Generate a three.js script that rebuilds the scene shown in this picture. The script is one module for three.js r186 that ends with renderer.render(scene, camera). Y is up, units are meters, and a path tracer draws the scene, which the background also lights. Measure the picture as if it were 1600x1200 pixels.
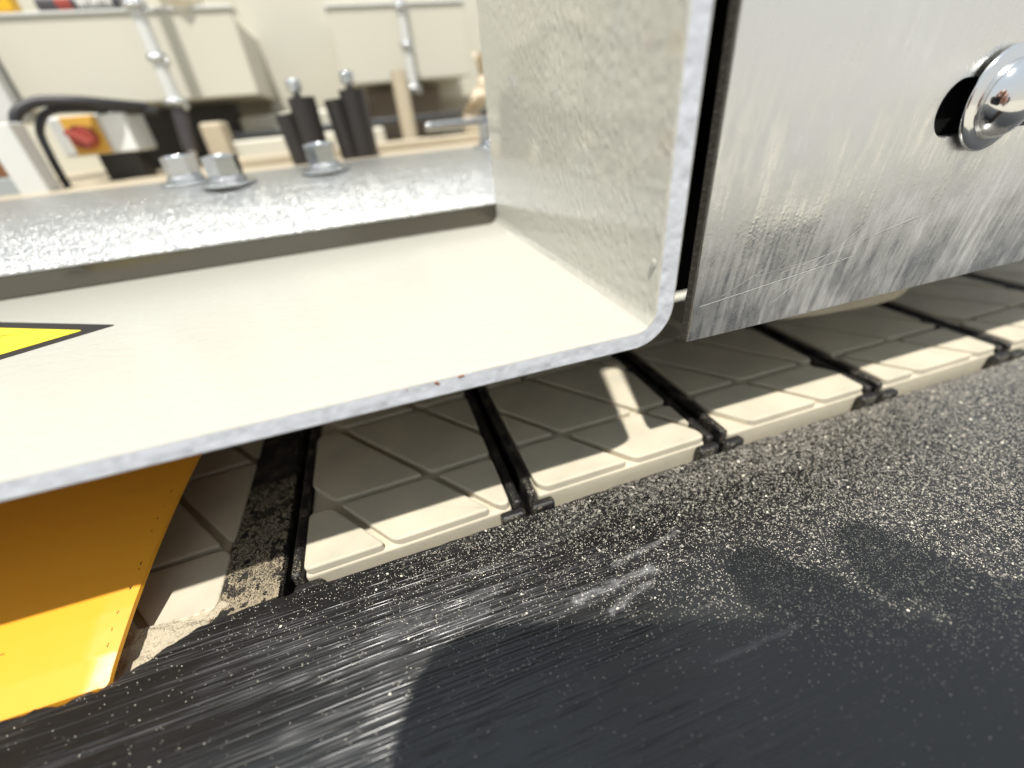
import * as THREE from 'three';
import { RoundedBoxGeometry } from 'three/addons/geometries/RoundedBoxGeometry.js';
import { mergeGeometries, toCreasedNormals, mergeVertices } from 'three/addons/utils/BufferGeometryUtils.js';
import { MarchingCubes } from 'three/addons/objects/MarchingCubes.js';

// ------------------------------------------------------------------ camera, sky, sun, exposure
const S = 0.11;                                   // one layout unit (camera height above the pads) in metres
const scene = new THREE.Scene();
const camera = new THREE.PerspectiveCamera(84.17, 4 / 3, 0.002, 60);
const RIGHT = new THREE.Vector3(0.94874, -0.08127, 0.30542), UP = new THREE.Vector3(0.23155, 0.83646, -0.49670), BACK = new THREE.Vector3(-0.21511, 0.54196, 0.81241);
const EYE = new THREE.Vector3(0, S, 0);
camera.matrixAutoUpdate = true;
camera.quaternion.setFromRotationMatrix(new THREE.Matrix4().makeBasis(RIGHT, UP, BACK));
camera.position.copy(EYE);
camera.focus = 1.15 * S;
camera.userData.fStop = 4.2;
camera.updateMatrixWorld(true);

const renderer = new THREE.WebGLRenderer({ antialias: true });
renderer.toneMapping = THREE.LinearToneMapping;
renderer.toneMappingExposure = 1.36;
renderer.shadowMap.enabled = true;

{ // hazy daylight sky: pale at the horizon, soft blue overhead
  const W = 128, H = 64, d = new Float32Array(W * H * 4);
  for (let j = 0; j < H; j++) for (let i = 0; i < W; i++) {
    const el = Math.sin(((j + 0.5) / H - 0.5) * Math.PI), t = Math.pow(Math.max(0, el), 0.5), o = (j * W + i) * 4;
    d[o] = 0.60 + (0.50 - 0.60) * t; d[o + 1] = 0.57 + (0.57 - 0.57) * t; d[o + 2] = 0.51 + (0.65 - 0.51) * t; d[o + 3] = 1;
  }
  const t = new THREE.DataTexture(d, W, H, THREE.RGBAFormat, THREE.FloatType);
  t.mapping = THREE.EquirectangularReflectionMapping; t.magFilter = THREE.LinearFilter; t.minFilter = THREE.LinearFilter; t.needsUpdate = true;
  scene.background = t; scene.environment = t;
}
const SUN = new THREE.Vector3(-0.112, 1, 0.385);  // towards the sun
const sun = new THREE.DirectionalLight(new THREE.Color().setRGB(1, 0.965, 0.90), 4.5);
sun.position.copy(SUN).multiplyScalar(2); sun.castShadow = true; sun.shadow.mapSize.set(4096, 4096); sun.shadow.radius = 2.4;
Object.assign(sun.shadow.camera, { left: -0.8, right: 0.8, top: 0.8, bottom: -0.8, near: 0.1, far: 5 });
scene.add(sun, sun.target);

// ------------------------------------------------------------------ helpers
let seed = 7;
const rnd = () => { seed = (seed * 1664525 + 1013904223) >>> 0; return seed / 4294967296; };
const rr = (a, b) => a + (b - a) * rnd();
const hash = (x, y, s) => { let n = Math.imul(x, 374761393) + Math.imul(y, 668265263) + Math.imul(s, 2147483647 ^ 61); n = Math.imul(n ^ (n >>> 13), 1274126177); return ((n ^ (n >>> 16)) >>> 0) / 4294967296; };
const md = (a, n) => ((a % n) + n) % n;
function vn(x, y, px, py, s) {                    // value noise, periodic with px, py cells
  const xi = Math.floor(x), yi = Math.floor(y), fx = x - xi, fy = y - yi, u = fx * fx * (3 - 2 * fx), v = fy * fy * (3 - 2 * fy);
  const a = hash(md(xi, px), md(yi, py), s), b = hash(md(xi + 1, px), md(yi, py), s), c = hash(md(xi, px), md(yi + 1, py), s), d = hash(md(xi + 1, px), md(yi + 1, py), s);
  return a + (b - a) * u + (c - a) * v + (a - b - c + d) * u * v;
}
const fbm = (x, y, px, py, oct, s, gain = 0.5) => { let t = 0, a = 1, n = 0; for (let i = 0; i < oct; i++) { t += a * vn(x, y, px, py, s + i * 17); n += a; a *= gain; x *= 2; y *= 2; px *= 2; py *= 2; } return t / n; };
const sm = (a, b, x) => { const t = Math.min(1, Math.max(0, (x - a) / (b - a))); return t * t * (3 - 2 * t); };
function tex(w, h, fn, srgb) {                    // fn(u, v) -> grey number or [r, g, b], 0..1
  const d = new Uint8Array(w * h * 4);
  for (let j = 0; j < h; j++) for (let i = 0; i < w; i++) {
    const c = fn((i + 0.5) / w, (j + 0.5) / h), o = (j * w + i) * 4, k = typeof c === 'number';
    d[o] = 255 * Math.min(1, Math.max(0, k ? c : c[0])); d[o + 1] = 255 * Math.min(1, Math.max(0, k ? c : c[1])); d[o + 2] = 255 * Math.min(1, Math.max(0, k ? c : c[2])); d[o + 3] = 255;
  }
  const t = new THREE.DataTexture(d, w, h); t.wrapS = t.wrapT = THREE.RepeatWrapping; t.magFilter = THREE.LinearFilter; t.minFilter = THREE.LinearMipmapLinearFilter; t.generateMipmaps = true;
  if (srgb) t.colorSpace = THREE.SRGBColorSpace;
  t.needsUpdate = true; return t;
}
const rep = (t, size) => { const c = t.clone(); c.repeat.set(1 / size, 1 / size); c.needsUpdate = true; return c; };  // uv are metres
const col = (r, g, b) => new THREE.Color().setRGB(r, g, b);
const std = (o) => new THREE.MeshStandardMaterial(o), phy = (o) => new THREE.MeshPhysicalMaterial(o);
function boxUV(g) {                               // uv in metres from the dominant axis of each face
  const n = g.index ? g.toNonIndexed() : g, p = n.attributes.position; if (!n.attributes.normal) n.computeVertexNormals();
  const uv = new Float32Array(p.count * 2), a = new THREE.Vector3(), b = new THREE.Vector3(), c = new THREE.Vector3();
  for (let i = 0; i < p.count; i += 3) {
    a.fromBufferAttribute(p, i); b.fromBufferAttribute(p, i + 1); c.fromBufferAttribute(p, i + 2);
    const m = b.clone().sub(a).cross(c.clone().sub(a)), x = Math.abs(m.x), y = Math.abs(m.y), z = Math.abs(m.z);
    [a, b, c].forEach((v, k) => { const o = (i + k) * 2; if (y >= x && y >= z) { uv[o] = v.x; uv[o + 1] = -v.z; } else if (x >= z) { uv[o] = v.z; uv[o + 1] = v.y; } else { uv[o] = v.x; uv[o + 1] = v.y; } });
  }
  n.setAttribute('uv', new THREE.BufferAttribute(uv, 2)); return n;
}
const used = {};
const numbered = (n) => { const k = used[n] = (used[n] ?? -1) + 1; return k ? n + '_' + String(k).padStart(3, '0') : n; };
function mesh(name, g, m, parent) { const o = new THREE.Mesh(g, m); o.name = name; o.castShadow = o.receiveShadow = true; if (parent) parent.add(o); return o; }
function tag(o, label, category, group, kind) { o.userData.label = label; o.userData.category = category; if (group) o.userData.group = group; if (kind) o.userData.kind = kind; return o; }
function thing(name, label, category, group) { const o = new THREE.Group(); o.name = numbered(name); scene.add(o); return tag(o, label, category, group); }
function solo(name, g, m, label, category, group) { const o = mesh(numbered(name), g, m, scene); return tag(o, label, category, group); }
function structure(name, g, m) { const o = mesh(name, g, m, scene); o.userData.kind = 'structure'; return o; }
// boxes in layout units: [x0, x1] [y0, y1] [z0, z1], edge radius r
function bx(x0, x1, y0, y1, z0, z1, r = 0.01) {
  const w = (x1 - x0) * S, h = (y1 - y0) * S, d = (z1 - z0) * S, g = new RoundedBoxGeometry(w, h, d, 2, Math.min(r * S, w * 0.45, h * 0.45, d * 0.45));
  g.translate((x0 + x1) / 2 * S, (y0 + y1) / 2 * S, (z0 + z1) / 2 * S); return boxUV(g);
}
const P = (x, y, z) => new THREE.Vector3(x * S, y * S, z * S);
function rod(a, b, r, seg = 20, r2 = r) {         // cylinder between two layout points
  const A = P(...a), B = P(...b), d = B.clone().sub(A), g = new THREE.CylinderGeometry(r2 * S, r * S, d.length(), seg);
  g.applyQuaternion(new THREE.Quaternion().setFromUnitVectors(new THREE.Vector3(0, 1, 0), d.clone().normalize())); g.translate((A.x + B.x) / 2, (A.y + B.y) / 2, (A.z + B.z) / 2);
  return g;
}
const lathe = (pts, seg = 32) => new THREE.LatheGeometry(pts.map(([r, y]) => new THREE.Vector2(r * S, y * S)), seg);
const tube = (pts, r, n = 48) => new THREE.TubeGeometry(new THREE.CatmullRomCurve3(pts.map((p) => P(...p))), n, r * S, 10);
function clean(...g) { return mergeGeometries(g.map((q) => { const n = q.index ? q.toNonIndexed() : q; for (const k of Object.keys(n.attributes)) if (!['position', 'normal', 'uv'].includes(k)) n.deleteAttribute(k); return n; })); }

// ------------------------------------------------------------------ textures
const T = {
  peel: tex(512, 512, (u, v) => { const w = fbm(u * 6, v * 6, 6, 6, 2, 3) * 1.6; return 0.74 * vn(u * 22 + w, v * 22 + w * 0.7, 22, 22, 5) + 0.12 * vn(u * 44 + w, v * 44 - w, 44, 44, 8) + 0.14 * vn(u * 9, v * 9, 9, 9, 9); }),
  grain: tex(512, 512, (u, v) => 0.5 * vn(u * 128, v * 128, 128, 128, 11) + 0.35 * vn(u * 64, v * 64, 64, 64, 12) + 0.15 * vn(u * 256, v * 256, 256, 256, 13)),
  rough: tex(256, 256, (u, v) => fbm(u * 8, v * 8, 8, 8, 5, 21, 0.6)),
  blot: tex(256, 256, (u, v) => { const n = fbm(u * 4, v * 4, 4, 4, 5, 31); return [0.93 + 0.14 * (n - 0.5), 0.93 + 0.13 * (n - 0.5), 0.92 + 0.12 * (n - 0.5)]; }, true),
  lump: tex(512, 512, (u, v) => 0.6 * vn(u * 14, v * 14, 14, 14, 45) + 0.3 * vn(u * 26, v * 26, 26, 26, 46) + 0.1 * vn(u * 60, v * 60, 60, 60, 47)),
  mill: tex(256, 512, (u, v) => 0.6 * vn(u * 3, v * 200, 3, 200, 41) + 0.4 * vn(u * 8, v * 90, 8, 90, 42)),
};

// ------------------------------------------------------------------ materials
const M = {};
M.white = phy({ color: col(0.465, 0.45, 0.388), roughness: 0.5, clearcoat: 1, clearcoatRoughness: 0.02, bumpMap: rep(T.peel, 0.042), bumpScale: 0.00023, specularIntensity: 1 });
M.whiteFloor = M.white.clone(); M.whiteFloor.clearcoatRoughness = 0.24; M.whiteFloor.bumpScale = 0.00022;
M.whiteEdge = std({ color: col(0.60, 0.625, 0.67), roughness: 0.4, bumpMap: rep(T.lump, 0.040), bumpScale: 0.00035 });
M.cover = std({ color: col(0.54, 0.54, 0.525), metalness: 1, roughness: 0.36, bumpMap: rep(T.grain, 0.055), bumpScale: 0.00062 });
M.machined = std({ color: col(0.15, 0.14, 0.12), metalness: 1, roughness: 0.12, bumpMap: rep(T.mill, 0.02), bumpScale: 0.00002 });
M.zinc = std({ color: col(0.60, 0.62, 0.63), metalness: 1, roughness: 0.2, bumpMap: rep(T.rough, 0.012), bumpScale: 0.00008 });
M.chrome = std({ color: col(0.80, 0.80, 0.79), metalness: 1, roughness: 0.1 });
M.rubber = std({ color: col(0.62, 0.562, 0.443), roughness: 0.72, map: rep(T.blot, 0.05), bumpMap: rep(T.rough, 0.008), bumpScale: 0.00005 });
M.blackPanel = phy({ color: col(0.004, 0.004, 0.004), roughness: 0.9, specularIntensity: 0.25 });
M.cream = phy({ color: col(0.56, 0.54, 0.455), roughness: 0.4, bumpMap: rep(T.peel, 0.05), bumpScale: 0.00006 });
M.lightGrey = std({ color: col(0.58, 0.59, 0.57), roughness: 0.45 });
M.blackPlastic = std({ color: col(0.022, 0.018, 0.016), roughness: 0.4 });
M.cable = std({ color: col(0.02, 0.02, 0.022), roughness: 0.5 });
M.tan = std({ color: col(0.50, 0.43, 0.32), roughness: 0.6, map: rep(T.blot, 0.1) });
M.brown = std({ color: col(0.20, 0.085, 0.03), roughness: 0.6, map: rep(T.blot, 0.08) });
M.yellow = phy({ color: col(0.80, 0.365, 0.03), roughness: 0.32, bumpMap: rep(T.peel, 0.08), bumpScale: 0.00008 });
M.signYellow = phy({ color: col(0.85, 0.70, 0.0), roughness: 0.3, bumpMap: rep(T.peel, 0.030), bumpScale: 0.00008 });
M.signBlack = phy({ color: col(0.010, 0.007, 0.006), roughness: 0.45, specularIntensity: 0.5, bumpMap: rep(T.peel, 0.030), bumpScale: 0.00008 });
M.red = std({ color: col(0.30, 0.05, 0.035), roughness: 0.45 });
M.concrete = std({ color: col(0.46, 0.43, 0.37), roughness: 0.8, map: rep(T.blot, 1.3) });
M.skin = phy({ color: col(0.52, 0.28, 0.19), roughness: 0.5, bumpMap: rep(T.rough, 0.01), bumpScale: 0.0001 });

// dusty black plastic: specks of sawdust on black
const dustTex = tex(512, 512, (u, v) => {
  const n = vn(u * 170, v * 170, 170, 170, 51) * 0.6 + vn(u * 300, v * 300, 300, 300, 52) * 0.4, c = fbm(u * 7, v * 7, 7, 7, 3, 53), k = sm(0.68, 0.84, n + 0.5 * (c - 0.5));
  return [0.10 + 0.60 * k, 0.098 + 0.56 * k, 0.095 + 0.48 * k];
}, true);
M.clip = std({ color: 0xffffff, roughness: 0.5, map: rep(dustTex, 0.035), bumpMap: rep(T.rough, 0.006), bumpScale: 0.00008 });
const dustHeavy = tex(512, 512, (u, v) => {
  const n = vn(u * 150, v * 150, 150, 150, 61) * 0.55 + vn(u * 320, v * 320, 320, 320, 62) * 0.45, c = fbm(u * 6, v * 6, 6, 6, 4, 63), k = sm(0.60, 0.84, n + 0.5 * (c - 0.5));
  return [0.09 + 0.50 * k, 0.085 + 0.44 * k, 0.078 + 0.34 * k];
}, true);
M.dusty = std({ color: 0xffffff, roughness: 0.9, map: rep(dustHeavy, 0.03), bumpMap: rep(T.rough, 0.006), bumpScale: 0.0005 });
M.sawdust = std({ color: col(0.62, 0.54, 0.40), roughness: 0.9, map: rep(T.blot, 0.02), bumpMap: rep(T.rough, 0.006), bumpScale: 0.0012 });

// ------------------------------------------------------------------ setting: floor and machine bed
structure('floor', boxUV(new THREE.BoxGeometry(24, 0.06, 24).translate(0, -0.88, 0)), M.concrete);
tag(mesh('machine_bed', clean(bx(-9, 12, -7.7, -0.5, -9, 1.0, 0.02)), M.cream, scene), 'cream machine bed under the pad track and black table', 'machine bed');

// ------------------------------------------------------------------ black table
const TX0 = -1.5, TX1 = 3.0, TZ0 = -1.0, TZ1 = 1.25;
// scratches and dusty smears on the table: from x, z to x, z, half width, strength
const MARKS = [[0.478, -0.322, 0.72, -0.321, 0.006, 0.20], [0.26, -0.555, 0.49, -0.565, 0.012, 0.34], [0.33, -0.50, 0.47, -0.535, 0.010, 0.30], [-0.22, -0.635, 0.08, -0.66, 0.014, 0.18], [-0.10, -0.60, 0.03, -0.61, 0.018, 0.16], [0.9, -0.30, 1.35, -0.33, 0.004, 0.16], [0.40, -0.61, 0.62, -0.64, 0.008, 0.26]];
function tableMaps() {
  const W = 2048, H = 2048, c = new Uint8Array(W * H * 4), r = new Uint8Array(W * H * 4), bm = new Uint8Array(W * H * 4);
  for (let j = 0; j < H; j++) for (let i = 0; i < W; i++) {
    const u = (i + 0.5) / W, v = (j + 0.5) / H, x = TX0 + (TX1 - TX0) * u, z = TZ1 + (TZ0 - TZ1) * v, o = (j * W + i) * 4;
    // sawdust: dense towards the right and along the track, thin at the left front
    const dens = 0.02 + 0.80 * sm(-0.6, 1.6, x + 0.8 * (-0.55 - z)) * (1 - 0.95 * sm(-0.55 + 0.34 * sm(0.2, 1.3, x), -0.25 + 0.34 * sm(0.2, 1.3, x), z)) + 0.16 * sm(-0.66, -0.86, z) + 0.36 * (fbm(u * 26, v * 13, 26, 13, 4, 71) - 0.5);
    const n = vn(u * 1200, v * 640, 1200, 640, 72) * 0.6 + vn(u * 600 + 0.3, v * 320, 600, 320, 73) * 0.4, speck = sm(0.84 - 0.34 * dens, 0.98 - 0.28 * dens, n) * (0.25 + 0.75 * hash(i >> 1, j >> 2, 70));
    const film = 0.10 * dens * vn(u * 400, v * 200, 400, 200, 74);
    // scuffs along the feed direction, mostly at the left
    const warp = 0.006 * (vn(u * 6, v * 6, 6, 6, 75) - 0.5);
    const st = vn(u * 22, (v + warp) * 620, 22, 620, 76) * 0.30 + vn(u * 46, (v + warp * 1.4) * 1250, 46, 1250, 77) * 0.42 + fbm(u * 12, v * 40, 12, 40, 3, 82) * 0.28, left = 1 - sm(-0.1, 1.1, x);
    const smear = sm(0.45, 0.0, Math.hypot((x + 0.15) * 0.8, (z + 0.60) * 3.2) - 0.25 * fbm(u * 30, v * 60, 30, 60, 3, 83)), scuff = sm(0.46 - 0.10 * smear, 0.86 - 0.12 * smear, st + 0.30 * (fbm(u * 10, v * 20, 10, 20, 3, 78) - 0.5)) * (0.25 + 0.75 * left);
    let mark = 0;
    for (const [ax, az, bx2, bz, w, a] of MARKS) { const dx = bx2 - ax, dz = bz - az, tt = Math.min(1, Math.max(0, ((x - ax) * dx + (z - az) * dz) / (dx * dx + dz * dz))), dd = Math.hypot(x - ax - dx * tt, z - az - dz * tt); if (dd < w * 2) mark = Math.max(mark, a * sm(w * 1.6, 0, dd + w * 1.2 * (vn(u * 300, v * 300, 300, 300, 85) - 0.5))); }
    const dust = Math.min(1, speck + film), k = dust * 0.66, s = Math.min(0.42, scuff * 0.10 + mark * (0.5 + 0.5 * hash(i >> 1, j >> 1, 84)));
    const b = 0.075 + 0.035 * left + 0.05 * (fbm(u * 18, v * 30, 18, 30, 4, 81) - 0.5);
    c[o] = 255 * Math.min(1, b + s + k * 0.86); c[o + 1] = 255 * Math.min(1, b + s + k * 0.82); c[o + 2] = 255 * Math.min(1, b + s + k * 0.75); c[o + 3] = 255;
    const ro = 0.24 + 0.5 * Math.min(1, dust) + 0.14 * scuff + 0.10 * (fbm(u * 40, v * 20, 40, 20, 3, 79) - 0.5);
    r[o] = r[o + 1] = r[o + 2] = 255 * Math.min(1, ro); r[o + 3] = 255;
    const h = 0.55 + 0.25 * speck - 0.5 * scuff + 0.08 * vn(u * 60, (v + warp) * 900, 60, 900, 80); bm[o] = bm[o + 1] = bm[o + 2] = 255 * Math.min(1, Math.max(0, h)); bm[o + 3] = 255;
  }
  const mk = (d, s) => { const t = new THREE.DataTexture(d, W, H); t.magFilter = THREE.LinearFilter; t.minFilter = THREE.LinearMipmapLinearFilter; t.generateMipmaps = true; t.wrapS = t.wrapT = THREE.MirroredRepeatWrapping; if (s) t.colorSpace = THREE.SRGBColorSpace; t.needsUpdate = true; return t; };
  return [mk(c, true), mk(r), mk(bm)];
}
const TY = -0.06;
const tableEdge = (x) => {                         // z of the rear edge of the table, chewed away at the left
  const base = x < -0.88 ? -0.752 : x < -0.62 ? -0.752 - 0.092 * sm(-0.88, -0.62, x) : -0.846 - 0.02 * sm(-0.6, 1.2, x);
  const ragged = 1 - sm(-0.7, -0.35, x);
  return base + ragged * 0.034 * (fbm((x + 5) * 16, 1.5, 9999, 99, 5, 91, 0.62) - 0.5) + 0.004 * (vn((x + 5) * 30, 2.5, 999, 99, 92) - 0.5);
};
{
  const sh = new THREE.Shape(); sh.moveTo(-6 * S, -1.6 * S);
  sh.lineTo(9 * S, -1.6 * S); sh.lineTo(9 * S, -tableEdge(3.2) * S);
  for (let x = 3.2; x > -2.2; x -= x > -0.3 ? 0.03 : 0.0075) sh.lineTo(x * S, -tableEdge(x) * S);
  sh.lineTo(-6 * S, -tableEdge(-2.2) * S); sh.closePath();
  const g = new THREE.ExtrudeGeometry(sh, { depth: 0.12 * S, bevelEnabled: true, bevelThickness: 0.004 * S, bevelSize: 0.004 * S, bevelOffset: -0.004 * S, bevelSegments: 2 });
  g.rotateX(-Math.PI / 2); g.translate(0, (TY - 0.124) * S, 0);
  const p = g.attributes.position, uv = g.attributes.uv;
  for (let i = 0; i < p.count; i++) uv.setXY(i, (p.getX(i) / S - TX0) / (TX1 - TX0), (p.getZ(i) / S - TZ1) / (TZ0 - TZ1));
  const [cm, rm, bmp] = tableMaps();
  M.table = phy({ color: 0xffffff, ior: 1.6, map: cm, roughness: 1, roughnessMap: rm, bumpMap: bmp, bumpScale: 0.00022 });
  const t = thing('black_table', 'scratched black support table dusted with sawdust in front of the pads', 'table');
  mesh('table_top', g, M.table, t);
  mesh('edge_support', bx(-6, 9, -0.5, -0.184, -0.70, 1.0, 0.01), M.blackPanel, t);
}

// ------------------------------------------------------------------ pad track
mesh('track_bed', bx(-4, 5, -0.5, -0.32, -2.2, -0.72, 0.01), M.blackPanel, scene);
tag(scene.children[scene.children.length - 1], 'dark track bed hidden beneath the cream pads', 'track bed');

function clipPoly(poly, f) {                        // keep f(p) <= 0
  const out = [];
  poly.forEach((a, i) => { const b = poly[(i + 1) % poly.length], fa = f(a), fb = f(b); if (fa <= 0) out.push(a); if ((fa < 0 && fb > 0) || (fa > 0 && fb < 0)) { const t = fa / (fa - fb); out.push([a[0] + (b[0] - a[0]) * t, a[1] + (b[1] - a[1]) * t]); } });
  return out.filter((p, i) => { const q = out[(i + 1) % out.length]; return Math.hypot(p[0] - q[0], p[1] - q[1]) > 0.004; });
}
function roundShape(poly, r) {
  const sh = new THREE.Shape(), n = poly.length;
  poly.forEach((p, i) => {
    const a = poly[(i + n - 1) % n], b = poly[(i + 1) % n], la = Math.hypot(a[0] - p[0], a[1] - p[1]), lb = Math.hypot(b[0] - p[0], b[1] - p[1]), ra = Math.min(r, la * 0.45), rb = Math.min(r, lb * 0.45);
    const s = [p[0] + (a[0] - p[0]) * ra / la, p[1] + (a[1] - p[1]) * ra / la], e = [p[0] + (b[0] - p[0]) * rb / lb, p[1] + (b[1] - p[1]) * rb / lb];
    if (i) sh.lineTo(s[0] * S, s[1] * S); else sh.moveTo(s[0] * S, s[1] * S);
    sh.quadraticCurveTo(p[0] * S, p[1] * S, e[0] * S, e[1] * S);
  });
  sh.closePath(); return sh;
}
const area = (p) => Math.abs(p.reduce((s, a, i) => { const b = p[(i + 1) % p.length]; return s + a[0] * b[1] - a[1] * b[0]; }, 0) / 2);
// one pad: local x across, y up from the pad's top, z absolute layout depth
function makePad(label, cx, y, tilt, off, front) {
  const t = thing('track_pad', label, 'track pad', 'pads along the feed track');
  t.position.set(cx * S, y * S, 0); t.rotation.z = tilt;
  const HW = 0.313, ZB = -2.0, G = 0.013;
  mesh('base', bx(-HW, HW, -0.30, -0.026, ZB, front + 0.004, 0.012), M.rubber, t);
  const rows = [[front, -1.112], [-1.134, -1.522], [-1.544, -1.93]];
  for (const [z0, z1] of rows) for (let k = -3; k <= 3; k++) {
    // strip between two slanted grooves; the grooves run to the right towards the viewer
    const line = (z) => off + 0.325 * k + 0.75 * (z + 1.1);
    let poly = [[line(z0) + G, -z0], [line(z0) + 0.325 - G, -z0], [line(z1) + 0.325 - G, -z1], [line(z1) + G, -z1]];
    poly = clipPoly(poly, (p) => -HW + 0.004 - p[0]); if (poly.length > 2) poly = clipPoly(poly, (p) => p[0] - HW + 0.004);
    if (poly.length < 3 || area(poly) < 0.0035) continue;
    const g = new THREE.ExtrudeGeometry(roundShape(poly, 0.022), { depth: 0.024 * S, bevelEnabled: true, bevelThickness: 0.006 * S, bevelSize: 0.007 * S, bevelOffset: -0.007 * S, bevelSegments: 2, curveSegments: 5 });
    g.rotateX(-Math.PI / 2); g.translate(0, -0.030 * S, 0);
    mesh('tread_block', boxUV(g), M.rubber, t);
  }
  for (const s of [-1, 1]) {
    const a = s * (HW + 0.004), b = s * (HW + 0.034);
    const rail = mesh('clip_rail', bx(Math.min(a, b), Math.max(a, b), -0.22, -0.006, ZB, front + 0.006, 0.012), M.clip, t);
    const c = s * (HW - 0.045), d = s * (HW + 0.034);
    mesh('hook', bx(Math.min(c, d), Math.max(c, d), -0.15, -0.030 + 0.006 * s, front + 0.006, front + 0.040, 0.012), M.clip, rail);
  }
  return t;
}
const PITCH = 0.722, X1 = 0.602;
makePad('cream pad under the raised yellow sheet, lowest and leftmost of the track', -0.975, -0.105, 0.05, -0.02, -0.895);
makePad('large sunlit cream pad between dusty black gap and next pad', X1 - PITCH + 0.004, -0.034, 0.035, 0.108, -0.895);
makePad('cream pad below the white bracket corner, crossed by a narrow streak of sun', X1, -0.010, 0.012, -0.120, -0.905);
makePad('cream pad under the lower left corner of the galvanised plate', X1 + PITCH, 0, 0, -0.05, -0.905);
makePad('cream pad under the slotted middle of the galvanised plate', X1 + 2 * PITCH, 0, 0, 0.04, -0.905);
makePad('cream pad at the right edge of the picture', X1 + 3 * PITCH, 0, 0, 0.10, -0.905);
makePad('cream pad farthest right, mostly hidden beneath the plate', X1 + 4 * PITCH, 0, 0, 0.02, -0.905);
{ // dusty link strip in the wide gap
  const g = bx(-0.100, 0.092, -0.10, 0, -2.0, -0.855, 0.02);
  const t = thing('chain_link', 'black chain link coated with sawdust between the two leftmost pads', 'chain link');
  t.position.set(-0.585 * S, -0.085 * S, 0); t.rotation.z = 0.10;
  mesh('link_plate', g, M.dusty, t);
  mesh('pin_block', bx(-0.06, 0.08, -0.26, -0.09, -1.9, -0.99, 0.02), M.blackPanel, t);
}

// sawdust pile heaped against the front of the leftmost pad
{
  const g = new THREE.PlaneGeometry(1, 1, 90, 30), p = g.attributes.position;
  for (let i = 0; i < p.count; i++) {
    const u = p.getX(i) + 0.5, v = p.getY(i) + 0.5, x = -1.3 + 0.78 * u, z = -0.905 + 0.19 * v;
    const y = -0.088 - 0.035 * v - 0.06 * sm(0.85, 1, u) + 0.030 * (fbm(u * 30, v * 9, 99, 99, 4, 95) - 0.5);
    p.setXYZ(i, x * S, y * S, z * S);
  }
  g.computeVertexNormals();
  const t = solo('sawdust_pile', boxUV(g), M.sawdust, 'pale sawdust heaped between the yellow sheet and chewed table edge', 'sawdust');
  const skirt = bx(-1.3, -0.55, -0.32, -0.185, -0.90, -0.73, 0.01); mesh('pile_body', skirt, M.sawdust, t);
}

// ------------------------------------------------------------------ yellow sheet
{
  const NU = 24, NV = 60, zf = -0.757, zb = -1.75, th = 0.016;
  const prof = (z) => -0.062 + 0.44 * (zf - z) - 0.33 * (zf - z) ** 2 + 0.11 * (zf - z) ** 3 - 0.004 * sm(0.03, 0, zf - z);
  const right = (z) => -0.858 + 0.170 * (zf - z) - 0.008 * Math.pow(1 - Math.min(1, (zf - z) / 0.012), 2);
  const pos = [], idx = [];
  const ring = [[0, 0, 1], [1, 0, 1]];
  // top grid, then bottom grid, with a small chamfer at the right edge
  const put = (u, z, dy, dx) => { const xr = right(z) + dx; pos.push((-2.3 + (xr + 2.3) * u) * S, (prof(z) + dy) * S, z * S); };
  for (let j = 0; j <= NV; j++) {
    const z = zf + (zb - zf) * Math.pow(j / NV, 1.5);
    for (let i = 0; i <= NU; i++) put(Math.pow(i / NU, 0.4), z, 0, -0.012);
    put(1, z, -0.005, -0.002); put(1, z, -th, 0);
    for (let i = NU; i >= 0; i--) put(Math.pow(i / NU, 0.4), z, -th, -0.004);
  }
  const R = 2 * NU + 4;
  for (let j = 0; j < NV; j++) for (let i = 0; i < R - 1; i++) { const a = j * R + i, b = a + 1, c = a + R, d = c + 1; idx.push(a, b, c, b, d, c); }
  for (let i = 0; i < NU + 1; i++) { const a = i, b = i + 1, c = R - 2 - i, d = R - 1 - i; idx.push(a, d, b, b, d, c); }
  const g = new THREE.BufferGeometry(); g.setAttribute('position', new THREE.Float32BufferAttribute(pos, 3)); g.setIndex(idx);
  const n = toCreasedNormals(g, 0.5);
  const t = thing('yellow_guard', 'glossy yellow guard sheet sloping down to the table at left', 'guard sheet');
  mesh('sheet', boxUV(n), M.yellow, t);
  const smudge = std({ color: col(0.10, 0.055, 0.015), roughness: 0.8 });
  const gs = []; for (let k = 0; k < 16; k++) {     // dark chips and scratches in the paint
    const edge = k < 13, z = edge ? rr(-0.80, -1.25) : rr(-0.80, -0.98), x = edge ? right(z) - rr(0.018, 0.032) : rr(-1.3, -0.9), l = edge ? rr(0.003, 0.010) : rr(0.004, 0.018), w = rr(0.0007, 0.0018);
    const b = new THREE.BoxGeometry(l * S, 0.0016 * S, w * S); b.rotateY(edge ? 1.35 + rr(-0.3, 0.3) : rr(-0.1, 0.3)); b.rotateX(Math.atan(0.3)); b.translate(x * S, (prof(z) + 0.0006) * S, z * S); gs.push(b);
  }
  const sc = mesh('paint_chips', clean(...gs), smudge, t); sc.userData.kind = 'stuff';
}

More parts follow.
